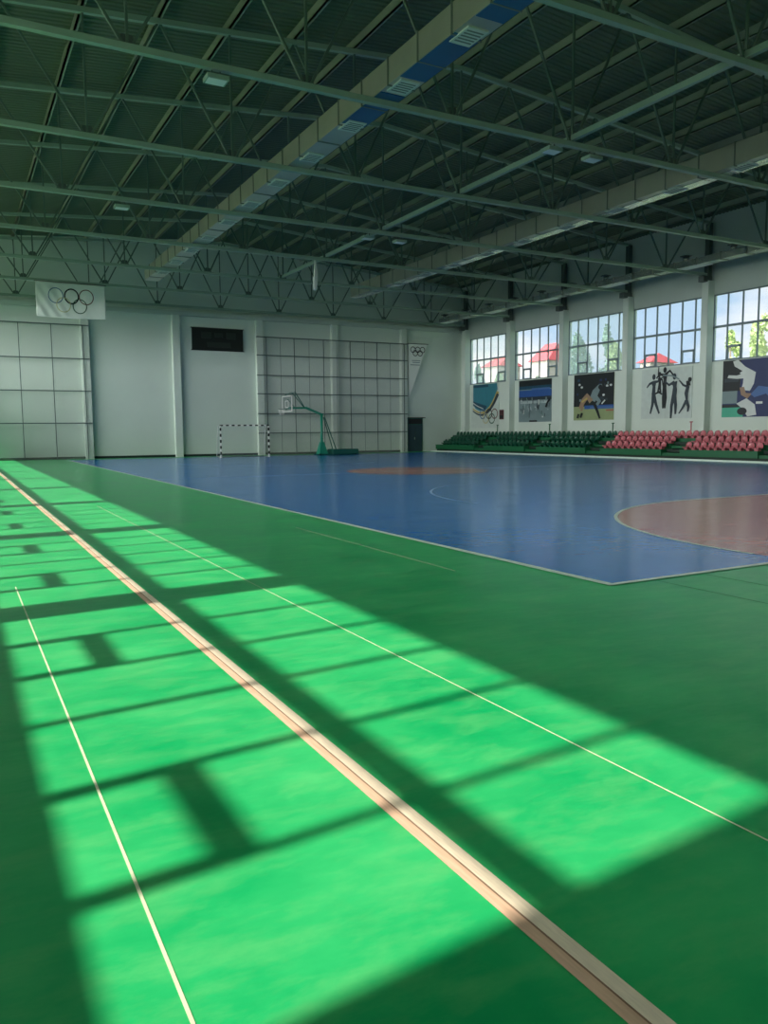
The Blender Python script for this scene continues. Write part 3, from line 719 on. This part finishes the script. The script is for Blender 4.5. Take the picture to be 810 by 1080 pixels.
b = MB(); b.bar((23.75, HY - .1, 2.75), (24.55, HY - .3, 0.4), 0.06, 0.06, TEALD); b.bar((23.75, HY + .1, 2.75), (24.55, HY + .3, 0.4), 0.06, 0.06, TEALD); ON(b, 'back_brace', hp)
b = MB(); b.bar((23.65, HY, 2.9), (22.3, HY, 3.42), 0.14, 0.16, TEAL); b.bar((22.35, HY, 3.40), (20.95, HY, 3.38), 0.12, 0.14, TEAL); ON(b, 'arm', hp)
b = MB(); b.bar((22.2, HY - .05, 3.45), (21.4, HY - .3, 4.5), 0.05, 0.05, TEALD); b.bar((22.2, HY + .05, 3.45), (21.4, HY + .3, 4.5), 0.05, 0.05, TEALD)
b.bar((21.4, HY - .3, 4.5), (20.95, HY - .5, 4.3), 0.04, 0.04, TEALD); b.bar((21.4, HY + .3, 4.5), (20.95, HY + .5, 4.3), 0.04, 0.04, TEALD); b.bar((21.5, HY, 3.4), (20.95, HY, 4.0), 0.04, 0.04, TEALD); ON(b, 'strut', hp)
bx = 20.9
b = MB(); b.box(bx - .015, bx + .015, HY - .9, HY + .9, 3.12, 4.22, BOARD); bbd = ON(b, 'backboard', hp)
b = MB()
for z in (3.12, 4.18): b.box(bx - .03, bx + .03, HY - .92, HY + .92, z, z + .06, WHITE)
for yy_ in (-.92, .86): b.box(bx - .03, bx + .03, HY + yy_, HY + yy_ + .06, 3.12, 4.24, WHITE)
for z in (3.4, 3.85): b.box(bx - .03, bx - .012, HY - .3, HY + .3, z, z + .05, WHITE)
for yy_ in (-.3, .25): b.box(bx - .03, bx - .012, HY + yy_, HY + yy_ + .05, 3.4, 3.9, WHITE)
b.build('backboard_frame', bbd)
b = MB(); cxr = bx - .42
b.tube([(cxr + .225 * math.cos(2 * PI * i / 20), HY + .225 * math.sin(2 * PI * i / 20), 3.3) for i in range(20)], 0.016, TEALD, 6, True); b.bar((bx, HY, 3.28), (cxr + .2, HY, 3.29), 0.12, 0.05, TEALD); rim = ON(b, 'rim', hp)
b = MB()
for i in range(12):
    t = 2 * PI * i / 12; b.tube([(cxr + .225 * math.cos(t), HY + .225 * math.sin(t), 3.29), (cxr + .13 * math.cos(t + .4), HY + .13 * math.sin(t + .4), 2.88)], 0.008, WHITE, 4)
b.build('hoop_net', rim)

# ring banner hung under the second truss from the back wall
bn = empty('ring_banner', (6.35, TRUSS_Y[6], CHORD - 0.1), 'white banner with five rings hung from a truss at the left', 'banner')
BX0_, BX1_, BZ0, BZ1 = 4.47, 8.2, 8.28, 10.2
def bpos(u, v, off=0.0):
    x = BX0_ + (BX1_ - BX0_) * u; z = BZ1 + (BZ0 - BZ1) * v
    a = max(0, 1 - u * 1.15)
    y = TRUSS_Y[6] - 0.16 + 0.03 * a * math.sin((u * 1.3 - v * 0.42) * 30) * v ** 0.3 * (1 if u < 0.45 else 0.3) + 0.012 * math.sin(u * 21 + v * 4)
    z -= 0.05 * v * math.sin(u * PI)
    return (x, y - off, z)
b = MB(); k = b.mi(CLOTH); NU, NV = 60, 24
g = [[b.bm.verts.new(bpos(i / NU, j / NV)) for j in range(NV + 1)] for i in range(NU + 1)]
for i in range(NU):
    for j in range(NV):
        f = b.bm.faces.new((g[i][j], g[i + 1][j], g[i + 1][j + 1], g[i][j + 1])); f.smooth = True; f.material_index = k
r = bmesh.ops.extrude_face_region(b.bm, geom=b.bm.faces[:]); bmesh.ops.translate(b.bm, vec=(0, 0.012, 0), verts=[q for q in r['geom'] if isinstance(q, bmesh.types.BMVert)])
ON(b, 'cloth', bn)
b = MB(); b.tube([(BX0_ - .05, TRUSS_Y[6] - .14, BZ1 + .02), (BX1_ + .05, TRUSS_Y[6] - .14, BZ1 + .02)], 0.025, STEELD); ON(b, 'rod', bn)
def banner_ring(px_, py_, rpx, m, w):
    q = MB(); kk = q.mi(m); vs = []
    cu, cv = (px_ - 212) / 423.0, (py_ - (338 + (px_ - 212) * 0.085)) / 205.0
    ru, rv = rpx / 423.0, rpx / 205.0
    for i in range(40):
        t = 2 * PI * i / 40
        vs.append([q.bm.verts.new(bpos(cu + ru * s * math.cos(t), cv + rv * s * math.sin(t), 0.02)) for s in (1 - w, 1)])
    for i in range(40):
        A, B = vs[i], vs[(i + 1) % 40]; q.bm.faces.new((A[0], A[1], B[1], B[0])).material_index = kk
    o = ON(q, 'ring', bn)
banner_ring(375, 480, 44, RY, .11); banner_ring(473, 492, 44, RG, .13); banner_ring(330, 424, 46, RB, .12); banner_ring(515, 440, 46, RR_, .13); banner_ring(425, 432, 46, RK, .18)

# furled white flag hanging from the truss by the centre tie
ff = empty('furled_flag', (16.3, TRUSS_Y[4], CHORD - 0.1), 'furled white flag hanging from a truss beside the centre tie', 'flag')
b = MB(); k = b.mi(CLOTH); rows = []
for i in range(13):
    v = i / 12; rad = 0.03 + 0.075 * math.sin(min(1, v * 1.2) * PI * 0.62) * (1 if v < .85 else (1 - (v - .85) * 4)); rows.append([b.bm.verts.new((rad * (1 + .35 * math.cos(3 * t + v * 2)) * math.cos(t) + 0.02 * math.sin(v * 5), rad * .8 * (1 + .35 * math.cos(3 * t + v * 2)) * math.sin(t), -1.45 * v)) for t in [2 * PI * j / 14 for j in range(14)]])
for i in range(12):
    for j in range(14):
        f = b.bm.faces.new((rows[i][j], rows[i][(j + 1) % 14], rows[i + 1][(j + 1) % 14], rows[i + 1][j])); f.smooth = True; f.material_index = k
b.bm.faces.new(rows[0]); b.bm.faces.new(rows[-1])
b.build('cloth', ff)
b = MB(); b.tube([(0, 0, 0.0), (0, 0, -0.12)], 0.02, STEELD); b.build('cord', ff)

# ------------------------------------------------------------------ outside the right windows
gr = MB(); gr.box(-320, 320, -320, 380, -0.6, -0.3, mat('outdoor_grass', srgb(96, 120, 70), 0.9, var=0.3, vscale=0.3))
struct(gr.build('ground'), 'grass outside the windows')
ROOFR = mat('red_roof_tiles', srgb(128, 36, 42), 0.7, var=0.12, vscale=1.0); HOUSE = mat('cream_render', srgb(112, 106, 100), 0.8, var=0.06)
HWIN = mat('dark_house_glass', srgb(70, 86, 96), 0.2)
def house(x, y0, y1, zw, zr, label, dp=6.0):
    root = empty('house', (x + dp / 2, (y0 + y1) / 2, -0.3), label, 'house', 'houses outside the windows')
    b = MB(); b.box(x, x + dp, y0, y1, -0.3, zw, HOUSE); ON(b, 'wall', root)
    b = MB(); o_ = 0.6; xm = x + dp / 2
    A = [(x - o_, y0 - o_, zw), (x + dp + o_, y0 - o_, zw), (xm, y0 + 0.8, zr)]; Bq = [(x - o_, y1 + o_, zw), (x + dp + o_, y1 + o_, zw), (xm, y1 - 0.8, zr)]
    b.poly(A, ROOFR); b.poly(Bq, ROOFR); b.poly([A[0], A[2], Bq[2], Bq[0]], ROOFR); b.poly([A[1], A[2], Bq[2], Bq[1]], ROOFR); b.poly([A[0], A[1], Bq[1], Bq[0]], ROOFR); ON(b, 'roof', root)
    n = max(2, int((y1 - y0) / 3.2))
    for zq in (zw - 2.4, zw - 5.4):
        for i in range(n):
            yq = y0 + (y1 - y0) * (i + .5) / n
            b = MB(); b.box(x - 0.06, x, yq - .6, yq + .6, zq, zq + 1.4, HWIN); b.box(x - 0.1, x, yq - .7, yq + .7, zq - .12, zq, WHITE); ON(b, 'house_window', root)
house(110, 146.5, 152.5, 16.3, 18.6, 'red-roofed house seen through the farthest window')
house(110, 129.5, 135.0, 16.2, 20.0, 'pale house with pink-red hipped roof through second farthest window')
house(110, 102.0, 104.4, 13.6, 15.4, 'low red-roofed house seen through the fourth farthest window')
LEAFS = {}
def tree(x, y, h, r, tone, label, narrow=1.0, n=2200):
    if tone not in LEAFS: LEAFS[tone] = mat('leaf_%d' % len(LEAFS), srgb(*[c * 0.88 for c in tone]), 0.7, var=0.35, vscale=0.8)
    m = LEAFS[tone]; root = empty('tree', (x, y, -0.3), label, 'tree', 'trees outside the windows')
    b = MB(); b.tube([(0, 0, 0), (0.1, 0, h * .35), (0, 0.1, h * .8)], [0.3, 0.22, 0.06], mat('bark', srgb(92, 78, 64), 0.9), 8); b.build('trunk', root)
    b = MB(); rg_ = random.Random(int(x * 7 + y * 13)); k = b.mi(m)
    blobs = [(rg_.uniform(-.6, .6) * r, rg_.uniform(-.6, .6) * r, h * rg_.uniform(.35, .9)) for _ in range(12)]
    for i in range(n):
        c = rg_.choice(blobs); t = Vector((rg_.gauss(0, 1), rg_.gauss(0, 1), rg_.gauss(0, 1))).normalized() * r * .5 * rg_.random() ** .4
        p = Vector(c) + Vector((t.x, t.y, t.z * narrow)); taper = max(0.15, 1 - max(0, (p.z / h - .5)) * 1.4); p.x *= taper; p.y *= taper
        s = rg_.uniform(.14, .32); a = Vector((rg_.gauss(0, 1), rg_.gauss(0, 1), rg_.gauss(0, 1))).normalized(); c_ = a.cross(Vector((.3, .5, .8))).normalized()
        b.bm.faces.new([b.bm.verts.new(p + q) for q in (a * s, c_ * s * .6, -a * s, -c_ * s * .6)]).material_index = k
    b.build('foliage', root)
tree(66, 51.2, 12.2, 1.4, (176, 196, 120), 'light green tree on the right through the nearest window')
tree(66, 47.9, 13.6, 1.8, (180, 196, 136), 'taller pale green tree at the right edge of the nearest window')
tree(72, 78.9, 17.0, 2.0, (96, 128, 116), 'tall narrow dark tree through the third farthest window', 1.8)
tree(74, 75.6, 16.0, 1.7, (104, 134, 118), 'tall narrow tree right of the darkest one, third farthest window', 1.8)
tree(62, 62.2, 12.0, 1.6, (140, 162, 110), 'light bushy tree at the right of the third farthest window')
tree(64, 77.3, 9.9, 1.5, (128, 146, 128), 'grey-green tree before the house in the second farthest window')
tree(66, 92.8, 11.6, 1.5, (110, 136, 130), 'dark narrow tree at the left of the farthest window', 1.5)
tree(64, 85.2, 9.8, 1.4, (150, 170, 140), 'pale low tree at the right of the farthest window')
